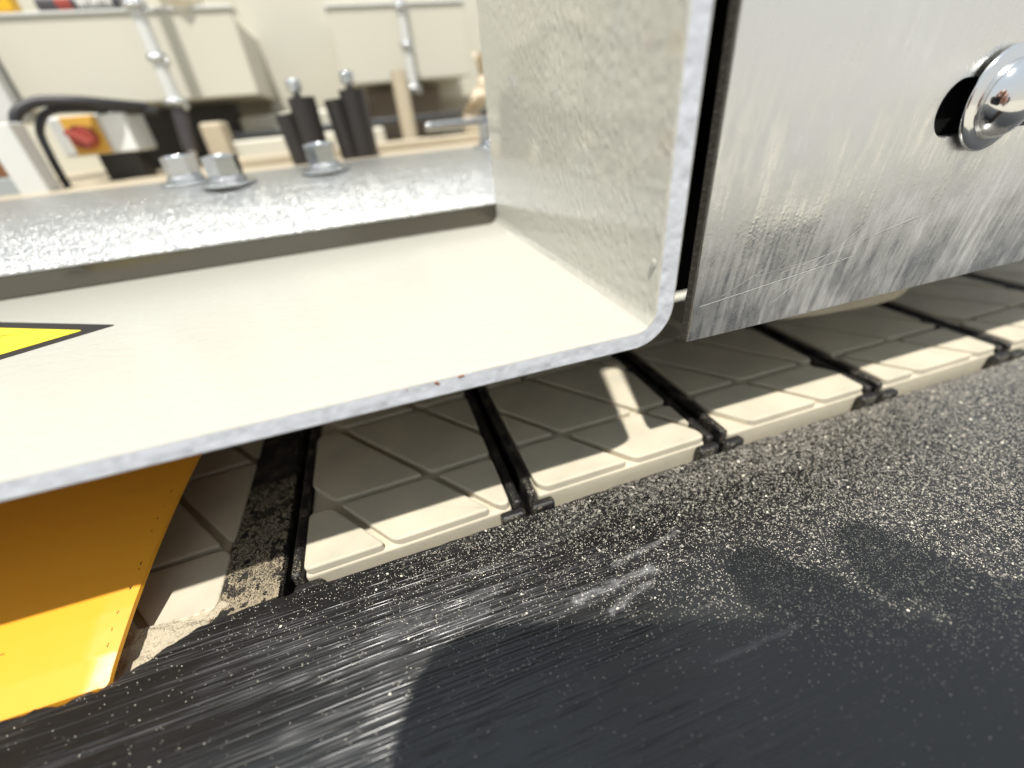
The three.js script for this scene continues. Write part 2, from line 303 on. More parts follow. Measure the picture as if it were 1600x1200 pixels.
// ------------------------------------------------------------------ white bracket
{
  const sh = new THREE.Shape(), m = (x, y) => sh.moveTo(x * S, y * S), l = (x, y) => sh.lineTo(x * S, y * S);
  m(-3.2, 0.539); l(0.516, 0.539); sh.absarc(0.516 * S, 0.584 * S, 0.045 * S, -Math.PI / 2, 0, false); l(0.561, 1.77); l(1.15, 1.77); l(1.15, 1.722); l(0.61, 1.722); l(0.61, 0.595);
  sh.absarc(0.512 * S, 0.593 * S, 0.098 * S, 0, -Math.PI / 2, true); l(-3.2, 0.495); sh.closePath();
  const g = new THREE.ExtrudeGeometry(sh, { depth: (2.10 - 0.775 - 0.008) * S, bevelEnabled: true, bevelThickness: 0.004 * S, bevelSize: 0.004 * S, bevelOffset: -0.004 * S, bevelSegments: 2, curveSegments: 14 });
  g.translate(0, 0, (-2.10 + 0.004) * S);
  const groups = g.groups, caps = [], sides = [], p = boxUV(toCreasedNormals(g, 0.35));
  const cut = (ranges) => { const q = new THREE.BufferGeometry(); for (const k of ['position', 'normal', 'uv']) { const a = p.attributes[k], s = a.itemSize, parts = ranges.map(([st, n]) => a.array.slice(st * s, (st + n) * s)); const f = new Float32Array(parts.reduce((x, y) => x + y.length, 0)); let o = 0; for (const q2 of parts) { f.set(q2, o); o += q2.length; } q.setAttribute(k, new THREE.BufferAttribute(f, s)); } return q; };
  for (const gr of groups) (gr.materialIndex === 0 ? caps : sides).push([gr.start, gr.count]);
  const t = thing('white_bracket', 'white painted bent steel bracket with floor and upright wall', 'bracket');
  const lo = [], hi = [], pa = p.attributes.position;   // worn floor and glossier upright of the same bent plate
  for (const [st, n] of sides) for (let i = st; i < st + n; i += 3) ((Math.max(pa.getX(i), pa.getX(i + 1), pa.getX(i + 2)) < 0.517 * S && pa.getY(i) < 0.56 * S) ? lo : hi).push([i, 3]);
  mesh('floor_plate', cut(lo), M.whiteFloor, t); mesh('upright_wall', cut(hi), M.white, t);
  const e = mesh('cut_edge', cut(caps), M.whiteEdge, t); e.userData.label = 'bluish white front edge with lumpy paint';
  const drip = new THREE.SphereGeometry(1, 16, 10); drip.scale(0.004 * S, 0.012 * S, 0.009 * S); drip.translate(0.5605 * S, 0.687 * S, -0.80 * S); mesh('paint_drip', boxUV(drip), M.white, t);
  const rust = std({ color: col(0.22, 0.07, 0.02), roughness: 0.9 });
  const gs = []; for (const [x, y, a, b] of [[0.042, 0.530, 0.005, 0.004], [0.046, 0.527, 0.003, 0.003], [0.096, 0.533, 0.009, 0.0022], [0.092, 0.5315, 0.004, 0.002], [-0.02, 0.53, 0.002, 0.0015]]) { const b2 = new THREE.SphereGeometry(1, 10, 6); b2.scale(a * S, b * S, 0.0015 * S); b2.translate(x * S, y * S, -0.7752 * S); gs.push(b2); }
  mesh('rust_spots', clean(...gs), rust, t).userData.kind = 'stuff';
}
// warning triangle stuck to the bracket floor
{
  const tri = (x0, y, hgt, m, name, parent, z0 = -1.535, side = 0.56) => {
    const s = new THREE.Shape(roundShape([[x0, -z0], [x0 - side * 0.866, -z0 + side / 2], [x0 - side * 0.866, -z0 - side / 2]], 0.012).getPoints(6));
    const g = new THREE.ExtrudeGeometry(s, { depth: hgt * S, bevelEnabled: false }); g.rotateX(-Math.PI / 2); g.translate(0, y * S, 0); return mesh(name, boxUV(g), m, parent);
  };
  const t = thing('warning_sticker', 'yellow triangular warning sticker with black border on bracket floor', 'sticker');
  tri(-0.838, 0.5392, 0.0010, M.signBlack, 'border', t, -1.535, 0.62);
  tri(-0.925, 0.5404, 0.0006, M.signYellow, 'face', t, -1.535, 0.46);
  const s = new THREE.Shape(); s.moveTo(-1.115 * S, 1.606 * S); s.lineTo(-1.28 * S, 1.648 * S); s.lineTo(-1.28 * S, 1.632 * S); s.closePath();
  const g = new THREE.ExtrudeGeometry(s, { depth: 0.0006 * S, bevelEnabled: false }); g.rotateX(-Math.PI / 2); g.translate(0, 0.5412 * S, 0);
  mesh('symbol', boxUV(g), M.signBlack, t);
}

// ------------------------------------------------------------------ steel rail behind the bracket
const railTop = (z) => 0.812 - 0.182 * Math.pow(Math.min(1, Math.max(0, (z + 2.96) / 0.854)), 3.2);
{
  const t = thing('steel_rail', 'thick steel rail with sparkling textured top behind the white bracket', 'rail');
  mesh('machined_face', bx(-4.2, 1.9, 0.30, 0.622, -2.6, -2.108, 0.003), M.machined, t);
  const sh = new THREE.Shape(), N = 40; sh.moveTo(3.14 * S, 0.80 * S);
  for (let k = 0; k <= N; k++) { const z = -3.14 + (3.14 - 2.106) * k / N; sh.lineTo(-z * S, railTop(z) * S); }
  sh.lineTo(2.106 * S, 0.6235 * S); for (let k = N; k >= 0; k--) { const z = -3.14 + (3.14 - 2.112) * k / N; sh.lineTo(-z * S, Math.max(0.6235, railTop(z) - 0.03) * S); }
  sh.closePath();
  const g = new THREE.ExtrudeGeometry(sh, { depth: 6.1 * S, bevelEnabled: false, steps: 1 }); g.rotateY(Math.PI / 2); g.translate(-4.2 * S, 0, 0);
  mesh('textured_cover', boxUV(toCreasedNormals(g, 0.4)), M.cover, t);
  mesh('rear_lip', bx(-4.2, 1.9, 0.30, 0.816, -3.17, -3.142, 0.004), M.tan, t);
  mesh('core', bx(-4.2, 1.9, -0.5, 0.60, -3.14, -2.61, 0.004), M.cream, t);
}
// hexagon bolts with washers
function hexBolt(x, z, label, head = 0.088, turn = 0.2, y = railTop(z) - 0.003) {
  const t = thing('hex_bolt', label, 'bolt', 'zinc bolts on the steel rail'); t.position.set(x * S, y * S, z * S); t.rotation.y = turn; t.scale.setScalar(0.88);
  mesh('washer', lathe([[0.02, 0], [0.135, 0], [0.14, 0.004], [0.14, 0.016], [0.135, 0.020], [0.02, 0.020]]), M.zinc, t);
  mesh('spring_washer', lathe([[0.02, 0.020], [0.092, 0.020], [0.096, 0.026], [0.096, 0.040], [0.092, 0.046], [0.02, 0.046]]), M.zinc, t);
  const s = new THREE.Shape(); for (let k = 0; k < 6; k++) { const a = k * Math.PI / 3; k ? s.lineTo(Math.cos(a) * head * S, Math.sin(a) * head * S) : s.moveTo(Math.cos(a) * head * S, Math.sin(a) * head * S); } s.closePath();
  const g = new THREE.ExtrudeGeometry(s, { depth: 0.085 * S, bevelEnabled: true, bevelThickness: 0.008 * S, bevelSize: 0.008 * S, bevelOffset: -0.008 * S, bevelSegments: 3 }); g.rotateX(-Math.PI / 2); g.translate(0, 0.054 * S, 0);
  const hd = mesh('head', boxUV(g), M.zinc, t);
  mesh('head_mark', boxUV(new THREE.TorusGeometry(0.06 * S, 0.006 * S, 6, 24).rotateX(Math.PI / 2).translate(0, 0.147 * S, 0)), M.zinc, hd);
  return t;
}
hexBolt(-0.870, -2.80, 'leftmost zinc hexagon bolt on rail, partly behind its neighbour', 0.088, 0.1);
hexBolt(-0.635, -2.60, 'zinc hexagon bolt nearest the camera, in front of the leftmost one', 0.09, 0.45);
hexBolt(-0.185, -2.66, 'zinc hexagon bolt standing alone on the middle of rail', 0.09, 0.3);
hexBolt(0.80, -2.92, 'bolt half hidden behind the bracket wall', 0.09, 0);

// ------------------------------------------------------------------ galvanised plate with its slot
{
  const W = 1024, cv = document.createElement('canvas'); cv.width = cv.height = W; const c = cv.getContext('2d');
  const base = c.createImageData(W, W);
  for (let j = 0; j < W; j++) for (let i = 0; i < W; i++) {
    const u = i / W, v = j / W, lean = u + v * 0.12;
    const n = 0.22 * vn(lean * 150, v * 10, 150, 10, 101) + 0.13 * vn(lean * 320, v * 60, 320, 60, 102) + 0.65 * fbm(u * 9, v * 9, 9, 9, 5, 103, 0.62);
    const k = 255 * Math.min(1, Math.max(0, -0.12 + 1.2 * n)), o = (j * W + i) * 4; base.data[o] = base.data[o + 1] = base.data[o + 2] = k; base.data[o + 3] = 255;
  }
  c.putImageData(base, 0, 0);
  const strokes = (n, f) => { for (let k = 0; k < n; k++) f(); };
  strokes(150, () => { const x = rr(0, W), y = rr(0, W), l = rr(10, 90), a = Math.PI / 2 + rr(-0.16, 0.02); c.strokeStyle = `rgba(${rnd() < 0.5 ? '255,255,255' : '20,20,20'},${rr(0.1, 0.35)})`; c.lineWidth = rr(0.6, 1.6); c.beginPath(); c.moveTo(x, y); c.lineTo(x + Math.cos(a) * l, y + Math.sin(a) * l); c.stroke(); });
  strokes(500, () => { c.fillStyle = `rgba(255,255,255,${rr(0.15, 0.6)})`; c.beginPath(); c.arc(rr(0, W), rr(0, W), rr(0.5, 1.8), 0, 7); c.fill(); });
  const rough = new THREE.CanvasTexture(cv); rough.wrapS = rough.wrapT = THREE.RepeatWrapping;
  // long handling scratches near the lower left corner
  const cb = document.createElement('canvas'); cb.width = cb.height = W; const b = cb.getContext('2d');
  const dents = b.createImageData(W, W);
  for (let j = 0; j < W; j++) for (let i = 0; i < W; i++) {
    const u = i / W, v = j / W, lean = u + v * 0.12, n = 0.74 * fbm(u * 6, v * 6, 6, 6, 3, 105, 0.40) + 0.05 * fbm(u * 40, v * 40, 40, 40, 3, 106) + 0.03 * vn(lean * 160, v * 12, 160, 12, 107) + 0.02 * vn(u * 300, v * 300, 300, 300, 108);
    const o = (j * W + i) * 4; dents.data[o] = dents.data[o + 1] = dents.data[o + 2] = 255 * n; dents.data[o + 3] = 255;
  }
  b.putImageData(dents, 0, 0);
  const X = (x) => (x - 0.7) / 1.5 * W, Y = (y) => (1.2 - y) / 1.5 * W;
  for (const [x0, y0, x1, y1, w] of [[0.74, 0.535, 1.22, 0.585, 2.2], [0.98, 0.50, 1.30, 0.72, 2.2], [0.98, 0.58, 1.42, 0.66, 1.4], [0.86, 0.50, 1.02, 0.64, 1.2], [0.80, 0.55, 0.92, 0.60, 1.4], [1.0, 0.47, 1.2, 0.60, 1.2], [0.9, 0.585, 1.2, 0.61, 1.0]]) {
    b.strokeStyle = 'rgba(90,90,90,0.4)'; b.lineWidth = w * 0.6; b.lineCap = 'round'; b.beginPath(); b.moveTo(X(x0), Y(y0)); b.lineTo(X(x1), Y(y1)); b.stroke();
    b.strokeStyle = 'rgba(230,230,230,0.3)'; b.lineWidth = w * 0.35; b.beginPath(); b.moveTo(X(x0), Y(y0) + w * 0.6); b.lineTo(X(x1), Y(y1) + w * 0.6); b.stroke();
  }
  const bump = new THREE.CanvasTexture(cb); bump.wrapS = bump.wrapT = THREE.RepeatWrapping;
  M.galv = std({ color: col(0.80, 0.80, 0.78), metalness: 1, roughness: 0.80, roughnessMap: rough, bumpMap: bump, bumpScale: 0.0008 });
  const X0 = 0.718, X9 = 3.6, Y0 = 0.437, Y9 = 1.722, sh = new THREE.Shape(); sh.moveTo(X0 * S, Y0 * S); sh.lineTo(X9 * S, Y0 * S); sh.lineTo(X9 * S, Y9 * S); sh.lineTo(X0 * S, Y9 * S); sh.closePath();
  const hole = new THREE.Path(); const ya = 0.913, r = 0.060; hole.absarc(1.395 * S, ya * S, r * S, Math.PI / 2, Math.PI * 1.5, false); hole.lineTo(1.85 * S, (ya - r) * S); hole.absarc(1.85 * S, ya * S, r * S, -Math.PI / 2, Math.PI / 2, false); hole.closePath(); sh.holes.push(hole);
  const g = new THREE.ExtrudeGeometry(sh, { depth: 0.026 * S, bevelEnabled: true, bevelThickness: 0.002 * S, bevelSize: 0.002 * S, bevelOffset: -0.002 * S, bevelSegments: 2, curveSegments: 14 });
  g.translate(0, 0, -0.867 * S);
  const p = g.attributes.position, uv = g.attributes.uv; for (let i = 0; i < p.count; i++) uv.setXY(i, (p.getX(i) / S - 0.7) / 1.5, (p.getY(i) / S + 0.3) / 1.5);
  const t = thing('galvanised_plate', 'shiny scratched galvanised steel plate with a slot, right of bracket', 'metal plate');
  mesh('plate', g, M.galv, t);
  const edge = std({ color: col(0.12, 0.11, 0.095), roughness: 0.7, metalness: 0.4, bumpMap: rep(T.rough, 0.004), bumpScale: 0.0004 });
  const e = mesh('sheared_edge', bx(X0 - 0.004, X0 - 0.0005, Y0 + 0.002, Y9, -0.866, -0.842, 0.0005), edge, t); e.userData.label = 'dark brown sheared left edge';
}
{ // flanged dome bolt in the slot
  const t = thing('dome_bolt', 'shiny dome head bolt with flange in the plate slot', 'bolt'); t.scale.set(0.93, 0.93, 0.93); t.position.set(1.512 * S, 0.922 * S, -0.8480 * S); t.rotation.x = Math.PI / 2;
  mesh('flange', lathe([[0.04, 0.017], [0.114, 0.018], [0.119, 0.022], [0.120, 0.027], [0.116, 0.031], [0.104, 0.034], [0.090, 0.038]], 64), M.chrome, t);
  const dome = []; for (let k = 0; k <= 14; k++) { const a = k / 14 * Math.PI / 2; dome.push([0.091 * Math.cos(a), 0.037 + 0.058 * Math.sin(a)]); } dome[14][0] = 0.0001;
  mesh('dome', lathe(dome, 64), M.chrome, t);
  mesh('shank', lathe([[0.0001, -0.22], [0.045, -0.22], [0.045, 0.018], [0.0001, 0.018]], 24), M.blackPanel, t);
}
solo('clamp_block', bx(1.28, 2.1, 0.80, 1.03, -1.03, -0.872, 0.01), M.blackPanel, 'black clamp block seen through the plate slot', 'block');
solo('top_cover', bx(1.155, 4.2, 1.725, 1.77, -2.06, -0.83, 0.01), M.cream, 'cream cover bridging the plate and its backing panel', 'cover');
// dark backing and pressure shoe behind the plate
solo('backing_panel', bx(0.64, 4.2, 0.02, 1.715, -2.06, -1.98, 0.01), M.blackPanel, 'black panel in the gap behind galvanised plate and bracket', 'panel');
{
  const sh = new THREE.Shape(); const q = [[1.30, 0.9], [1.30, 0.30], [1.36, 0.247], [1.50, 0.222], [1.67, 0.206], [1.85, 0.196], [1.97, 0.193], [2.04, 0.205], [2.08, 0.24], [2.10, 0.30], [2.10, 0.9]];
  sh.moveTo(q[0][0] * S, q[0][1] * S); sh.splineThru(q.slice(1).map(([x, y]) => new THREE.Vector2(x * S, y * S))); sh.closePath();
  const g = new THREE.ExtrudeGeometry(sh, { depth: 0.16 * S, bevelEnabled: true, bevelThickness: 0.01 * S, bevelSize: 0.01 * S, bevelSegments: 2 }); g.translate(0, 0, -1.32 * S);
  const t = thing('pressure_shoe', 'cream pressure shoe with curved underside peeking out below the plate', 'pressure shoe');
  mesh('shoe', boxUV(g), M.rubber, t); mesh('arm', bx(1.6, 1.8, 0.6, 1.0, -1.98, -1.31, 0.01), M.blackPanel, t);
}

// ------------------------------------------------------------------ blurred machine parts behind
solo('housing_wall', bx(-7, 4, -0.5, 4.5, -6.6, -6.3, 0.02), M.cream, 'cream machine housing wall behind everything', 'wall');
function duct(x0, x1, y0, y1, z, label) {
  const t = thing('cable_duct', label, 'cable duct', 'cream cable ducts');
  mesh('front_cover', bx(x0, x1, y0, y1, z - 0.05, z, 0.015), M.cream, t); mesh('body', bx(x0 + 0.02, x1 - 0.02, y0 + 0.01, y1 - 0.04, -6.3, z - 0.05, 0.01), M.cream, t); mesh('top_lip', bx(x0 - 0.01, x1 + 0.01, y1 - 0.001, y1 + 0.018, z - 0.22, z + 0.015, 0.006), M.lightGrey, t);
  return t;
}
duct(-2.23, -0.66, 1.262, 1.795, -4.6, 'wide cream cable duct above the red switch');
duct(0.015, 1.22, 1.30, 1.845, -5.0, 'smaller cream cable duct next to the bracket wall');
solo('housing_panel', bx(-0.75, 1.6, 1.15, 4.4, -6.0, -5.7, 0.02), M.cream, 'cream housing panel between the two cable ducts', 'panel');
function pipe(x, y0, y1, z, r, label, knobs) {
  const t = thing('pneumatic_pipe', label, 'pipe', 'slim white vertical pipes');
  mesh('pipe', rod([x, y0, z], [x, y1, z], r), M.lightGrey, t);
  for (const [y, s] of knobs) { mesh('collar', lathe([[0.01, -0.02], [r * s, -0.02], [r * s * 1.1, 0], [r * s, 0.02], [0.01, 0.02]], 20).translate(x * S, y * S, z * S), M.zinc, t); const f = new THREE.SphereGeometry(r * 0.6 * S, 12, 8); f.translate((x + r * 1.2) * S, (y - 0.03) * S, (z + 0.01) * S); mesh('fitting', f, M.zinc, t); }
  return t;
}
pipe(-1.19, 1.20, 2.6, -4.32, 0.042, 'white vertical pipe in front of the wide cable duct', [[1.24, 1.7], [1.50, 1.4], [1.78, 1.6]]);
pipe(0.615, 1.20, 2.6, -4.80, 0.036, 'white vertical pipe in front of the smaller duct', [[1.23, 1.7], [1.54, 1.5], [1.80, 1.5]]);
{ const t = thing('plunger', 'dark plunger hanging below the left white pipe', 'plunger'); mesh('shaft', rod([-1.22, 0.93, -4.3], [-1.19, 1.21, -4.32], 0.05), std({ color: col(0.09, 0.08, 0.085), roughness: 0.35, metalness: 0.6 }), t); mesh('tip', rod([-1.235, 0.80, -4.3], [-1.22, 0.93, -4.3], 0.03), M.zinc, t); }
{ // switch box with rotary switch
  const t = thing('switch_box', 'light grey switch box with red rotary knob on yellow plate', 'switch');
  mesh('box', bx(-1.88, -1.44, 0.965, 1.195, -4.35, -4.0, 0.02), M.lightGrey, t); mesh('cover_plate', bx(-1.58, -1.445, 0.972, 1.188, -4.0, -3.992, 0.004), std({ color: col(0.72, 0.73, 0.70), roughness: 0.35 }), t);
  mesh('yellow_plate', bx(-1.80, -1.60, 0.97, 1.19, -4.0, -3.985, 0.01), std({ color: col(0.66, 0.38, 0.06), roughness: 0.5 }), t);
  const k = mesh('rotary_knob', boxUV(rod([-1.695, 1.07, -3.985], [-1.695, 1.07, -3.90], 0.066, 28)), M.red, t); const gr = bx(-0.02, 0.02, -0.066, 0.066, -0.03, 0.03, 0.01); gr.rotateZ(0.9); gr.translate(-1.695 * S, 1.07 * S, -3.88 * S); mesh('grip', gr, M.red, k);
  mesh('bracket_arm', bx(-1.75, -1.50, 0.7, 0.97, -4.3, -4.1, 0.02), M.blackPlastic, t);
}
solo('black_cable', tube([[-1.35, 1.22, -4.2], [-1.45, 1.235, -4.0], [-1.62, 1.262, -3.9], [-1.82, 1.265, -3.85], [-1.92, 1.20, -3.8], [-1.935, 1.05, -3.8], [-1.935, 0.85, -3.8], [-1.94, 0.5, -3.8]], 0.030), M.cable, 'black cable looping over the grey switch box', 'cable', 'black cables beside the switch');
solo('black_cable', tube([[-1.30, 1.19, -4.2], [-1.5, 1.205, -4.05], [-1.66, 1.225, -3.92], [-1.80, 1.215, -3.9], [-1.865, 1.13, -3.86], [-1.88, 0.98, -3.84], [-1.885, 0.8, -3.84], [-1.89, 0.5, -3.84]], 0.022), M.cable, 'thinner black cable running inside the looping one', 'cable', 'black cables beside the switch');
solo('upright_post', bx(-2.02, -1.87, 0.2, 1.17, -3.75, -3.6, 0.012), M.lightGrey, 'pale grey upright post at the left edge', 'post');
solo('brown_panel', bx(-3.0, -2.04, 0.90, 1.16, -3.78, -3.70, 0.01), M.brown, 'brown panel at the far left edge beside the post', 'panel');
solo('grey_block', bx(-3.0, -2.04, 0.3, 0.895, -3.80, -3.70, 0.01), std({ color: col(0.30, 0.33, 0.34), roughness: 0.5 }), 'grey block under the brown panel at left edge', 'block');
solo('pillar', bx(-2.7, -2.24, 1.20, 3.5, -4.9, -4.5, 0.02), M.lightGrey, 'grey pillar at the upper left corner', 'pillar');
function cylinderPair(x, label, y1, y2, kx) {
  const t = thing('damper', label, 'damper', 'black dampers behind the rail');
  mesh('barrel', rod([x, 0.80, -3.4], [x, y1, -3.4], 0.080, 28), M.blackPlastic, t); mesh('side_barrel', rod([x - 0.10, 0.80, -3.42], [x - 0.12, y2, -3.42], 0.062, 24), M.blackPlastic, t);
  const k = mesh('adjuster', lathe([[0.0001, 0], [0.024, 0], [0.024, 0.03], [0.042, 0.035], [0.042, 0.085], [0.034, 0.095], [0.0001, 0.095]], 20).translate((x + kx) * S, y1 * S, -3.4 * S), M.zinc, t);
  return t;
}
cylinderPair(-0.262, 'black damper left of the two, with a lower side barrel', 1.163, 1.085, -0.02);
cylinderPair(0.045, 'taller black damper right of the two', 1.182, 1.14, -0.01);
// low shelf and small parts behind the rail
solo('base_plate', bx(-3.2, 2.2, 0.60, 0.80, -6.3, -3.18, 0.01), M.tan, 'tan base plate carrying the black dampers', 'plate');
solo('cross_rail', bx(-1.0, 1.7, 0.80, 0.86, -4.1, -3.85, 0.015), M.tan, 'low tan cross rail behind the black dampers', 'rail', 'cross rails');
solo('cross_rail', bx(-0.98, 0.25, 0.80, 0.96, -4.62, -4.40, 0.02), M.cream, 'cream cross rail behind the left damper', 'rail', 'cross rails');
solo('cross_rail', bx(-1.0, 0.15, 1.00, 1.14, -5.4, -5.1, 0.03), M.cream, 'highest cream cross rail below the housing panel', 'rail', 'cross rails');
solo('dark_slide', bx(-1.05, 1.8, 0.97, 1.02, -4.9, -4.7, 0.01), std({ color: col(0.08, 0.085, 0.09), roughness: 0.35, metalness: 0.5 }), 'dark slide bar running behind the dampers', 'slide bar');
solo('round_column', rod([0.44, 0.80, -4.2], [0.44, 1.32, -4.25], 0.062, 28), M.tan, 'tan round column under the smaller cable duct', 'column');
solo('rounded_block', bx(-1.11, -0.95, 0.80, 1.10, -4.55, -4.30, 0.03), M.tan, 'tan rounded block beside the dark plunger', 'block');
solo('dark_recess_panel', bx(-1.9, -0.95, 0.80, 1.25, -5.2, -5.1, 0.01), M.blackPlastic, 'dark brown panel behind the switch box', 'panel');
solo('motor_block', bx(0.2, 0.95, 0.80, 1.28, -5.6, -5.35, 0.04), std({ color: col(0.16, 0.13, 0.10), roughness: 0.5 }), 'dark block under the smaller cable duct', 'block');
{ // crumpled paper-like strip
  const g = new THREE.PlaneGeometry(0.16 * S, 0.62 * S, 10, 40), p = g.attributes.position;
  for (let i = 0; i < p.count; i++) { const x = p.getX(i), y = p.getY(i); p.setZ(i, (fbm(x / S * 6 + 9, y / S * 9 + 9, 99, 99, 3, 120) - 0.5) * 0.30 * S); p.setX(i, x + 0.10 * S * Math.sin(y / S * 9)); }
  g.computeVertexNormals(); g.translate(1.10 * S, 1.10 * S, -4.3 * S);
  solo('cloth_strip', boxUV(g), std({ color: col(0.60, 0.50, 0.36), roughness: 0.8, side: THREE.DoubleSide }), 'crumpled tan strip beside the bracket wall', 'strip');
}
solo('steel_bar', bx(0.55, 1.6, 0.90, 0.96, -4.05, -3.95, 0.02), M.zinc, 'bright steel bar right of the tan column', 'bar');
{ // spray tube with printed name on top of the duct
  const t = thing('glue_tube', 'dark and red tube with white lettering lying on the wide duct', 'tube');
  mesh('barrel', boxUV(rod([-1.86, 1.862, -4.68], [-1.36, 1.862, -4.68], 0.050, 24)), std({ color: col(0.06, 0.055, 0.06), roughness: 0.45 }), t);
  mesh('red_band', boxUV(rod([-1.745, 1.862, -4.68], [-1.655, 1.862, -4.68], 0.0515, 24)), M.red, t);
  const cv = document.createElement('canvas'); cv.width = 256; cv.height = 64; const c = cv.getContext('2d'); c.fillStyle = '#38363a'; c.fillRect(0, 0, 256, 64); c.fillStyle = '#f4f2ec'; c.font = 'bold 58px sans-serif'; c.textAlign = 'center'; c.textBaseline = 'middle'; c.fillText('WÜRTH', 128, 36, 240);
  const ct = new THREE.CanvasTexture(cv); ct.colorSpace = THREE.SRGBColorSpace;
  const g = new THREE.CylinderGeometry(0.0520 * S, 0.0520 * S, 0.27 * S, 20, 1, true, -0.75, 1.5), uv = g.attributes.uv; for (let i = 0; i < uv.count; i++) uv.setXY(i, 1 - uv.getY(i), uv.getX(i));
  g.rotateZ(Math.PI / 2); g.translate(-1.515 * S, 1.862 * S, -4.68 * S); const fix = g.attributes.position;
  for (let i = 0; i < uv.count; i++) { const a = Math.atan2(fix.getY(i) - 1.862 * S, fix.getZ(i) + 4.68 * S); uv.setXY(i, (fix.getX(i) / S + 1.65) / 0.27, (a + 0.75) / 1.5); }
  mesh('printed_label', g, std({ map: ct, roughness: 0.5, side: THREE.DoubleSide }), t);
}
solo('yellow_part', bx(-2.20, -1.98, 1.815, 2.0, -4.72, -4.60, 0.02), std({ color: col(0.75, 0.42, 0.02), roughness: 0.4 }), 'yellow part at the top left corner on the duct', 'part');
{ const g = new THREE.IcosahedronGeometry(0.11 * S, 3), p = g.attributes.position; for (let i = 0; i < p.count; i++) { const v = new THREE.Vector3().fromBufferAttribute(p, i), k = 0.75 + 0.5 * fbm(v.x * 900 + 9, v.y * 900 + v.z * 700 + 9, 99, 99, 3, 110); p.setXYZ(i, v.x * k * 1.3, v.y * k * 0.7, v.z * k); } g.computeVertexNormals(); g.translate(-0.98 * S, 1.86 * S, -4.66 * S); solo('crumpled_wrap', boxUV(g), std({ color: col(0.68, 0.62, 0.48), roughness: 0.45 }), 'crumpled cream wrap on the wide duct beside the pipe', 'wrap'); }

// ------------------------------------------------------------------ loose sawdust grains
{
  const g = new THREE.IcosahedronGeometry(1, 0), N = 60000, im = new THREE.InstancedMesh(g, std({ color: 0xffffff, roughness: 0.85 }), N), m = new THREE.Matrix4(), q = new THREE.Quaternion(), e = new THREE.Euler(), c = new THREE.Color();
  let k = 0; while (k < N) {
    const x = rr(-1.3, 3.0), z = rr(-0.87, 0.3); if (z < tableEdge(x) + 0.006) continue;
    const near = sm(-0.45, -0.86, z), d = 0.012 + 0.55 * sm(-0.5, 1.5, x + 0.5 * (-0.55 - z)) * (0.02 + 0.98 * sm(-0.32 + 0.30 * sm(0.2, 1.3, x), -0.62 + 0.30 * sm(0.2, 1.3, x), z)) + 0.30 * sm(-0.6, -0.86, z) * sm(-1.0, 0.2, x); if (rnd() > d) continue;
    const big = rnd() < 0.006, s = (big ? rr(0.0016, 0.0034) : rr(0.0004, 0.00095)) * S, l = rr(1, big ? 1.6 : 2.2);
    e.set(rr(-0.3, 0.3), rr(0, 6.3), rr(-0.3, 0.3)); q.setFromEuler(e); m.compose(new THREE.Vector3(x * S, TY * S + s * 0.35, z * S), q, new THREE.Vector3(s * l, s * 0.7, s)); im.setMatrixAt(k, m);
    const t = rr(0.62, 0.9); im.setColorAt(k, c.setRGB(t, t * 0.93, t * 0.78)); k++;
  }
  im.name = 'sawdust'; im.castShadow = im.receiveShadow = true; im.userData = { kind: 'stuff', label: 'fine pale sawdust grains scattered over the black table', category: 'sawdust' }; scene.add(im);
}

{ // coarse sawdust lying on the front of the dusty chain link and along the clips
  const N = 8000, im = new THREE.InstancedMesh(new THREE.IcosahedronGeometry(1, 0), std({ color: 0xffffff, roughness: 0.9 }), N), m = new THREE.Matrix4(), q = new THREE.Quaternion(), e = new THREE.Euler(), c = new THREE.Color();
  let k = 0; while (k < N) {
    const a = rr(-0.095, 0.088), z = -0.862 - 0.5 * Math.pow(rnd(), 2.2); if (fbm(a * 40 + 9, z * 40 + 90, 999, 999, 2, 130) < 0.38) continue;
    const s = rr(0.0007, 0.0019) * S, y = -0.085 + 0.10 * a + 0.001; e.set(rr(-1, 1), rr(0, 6.3), rr(-1, 1)); q.setFromEuler(e);
    m.compose(new THREE.Vector3((-0.585 + a) * S, y * S + s * 0.3, z * S), q, new THREE.Vector3(s * rr(1, 2.2), s * 0.7, s)); im.setMatrixAt(k, m);
    const t = rr(0.16, 0.46); im.setColorAt(k, c.setRGB(t, t * 0.84, t * 0.58)); k++;
  }
  im.name = 'link_sawdust'; im.castShadow = im.receiveShadow = true; im.userData = { kind: 'stuff', label: 'coarse tan sawdust lying on the chain link gap', category: 'sawdust' }; scene.add(im);
}

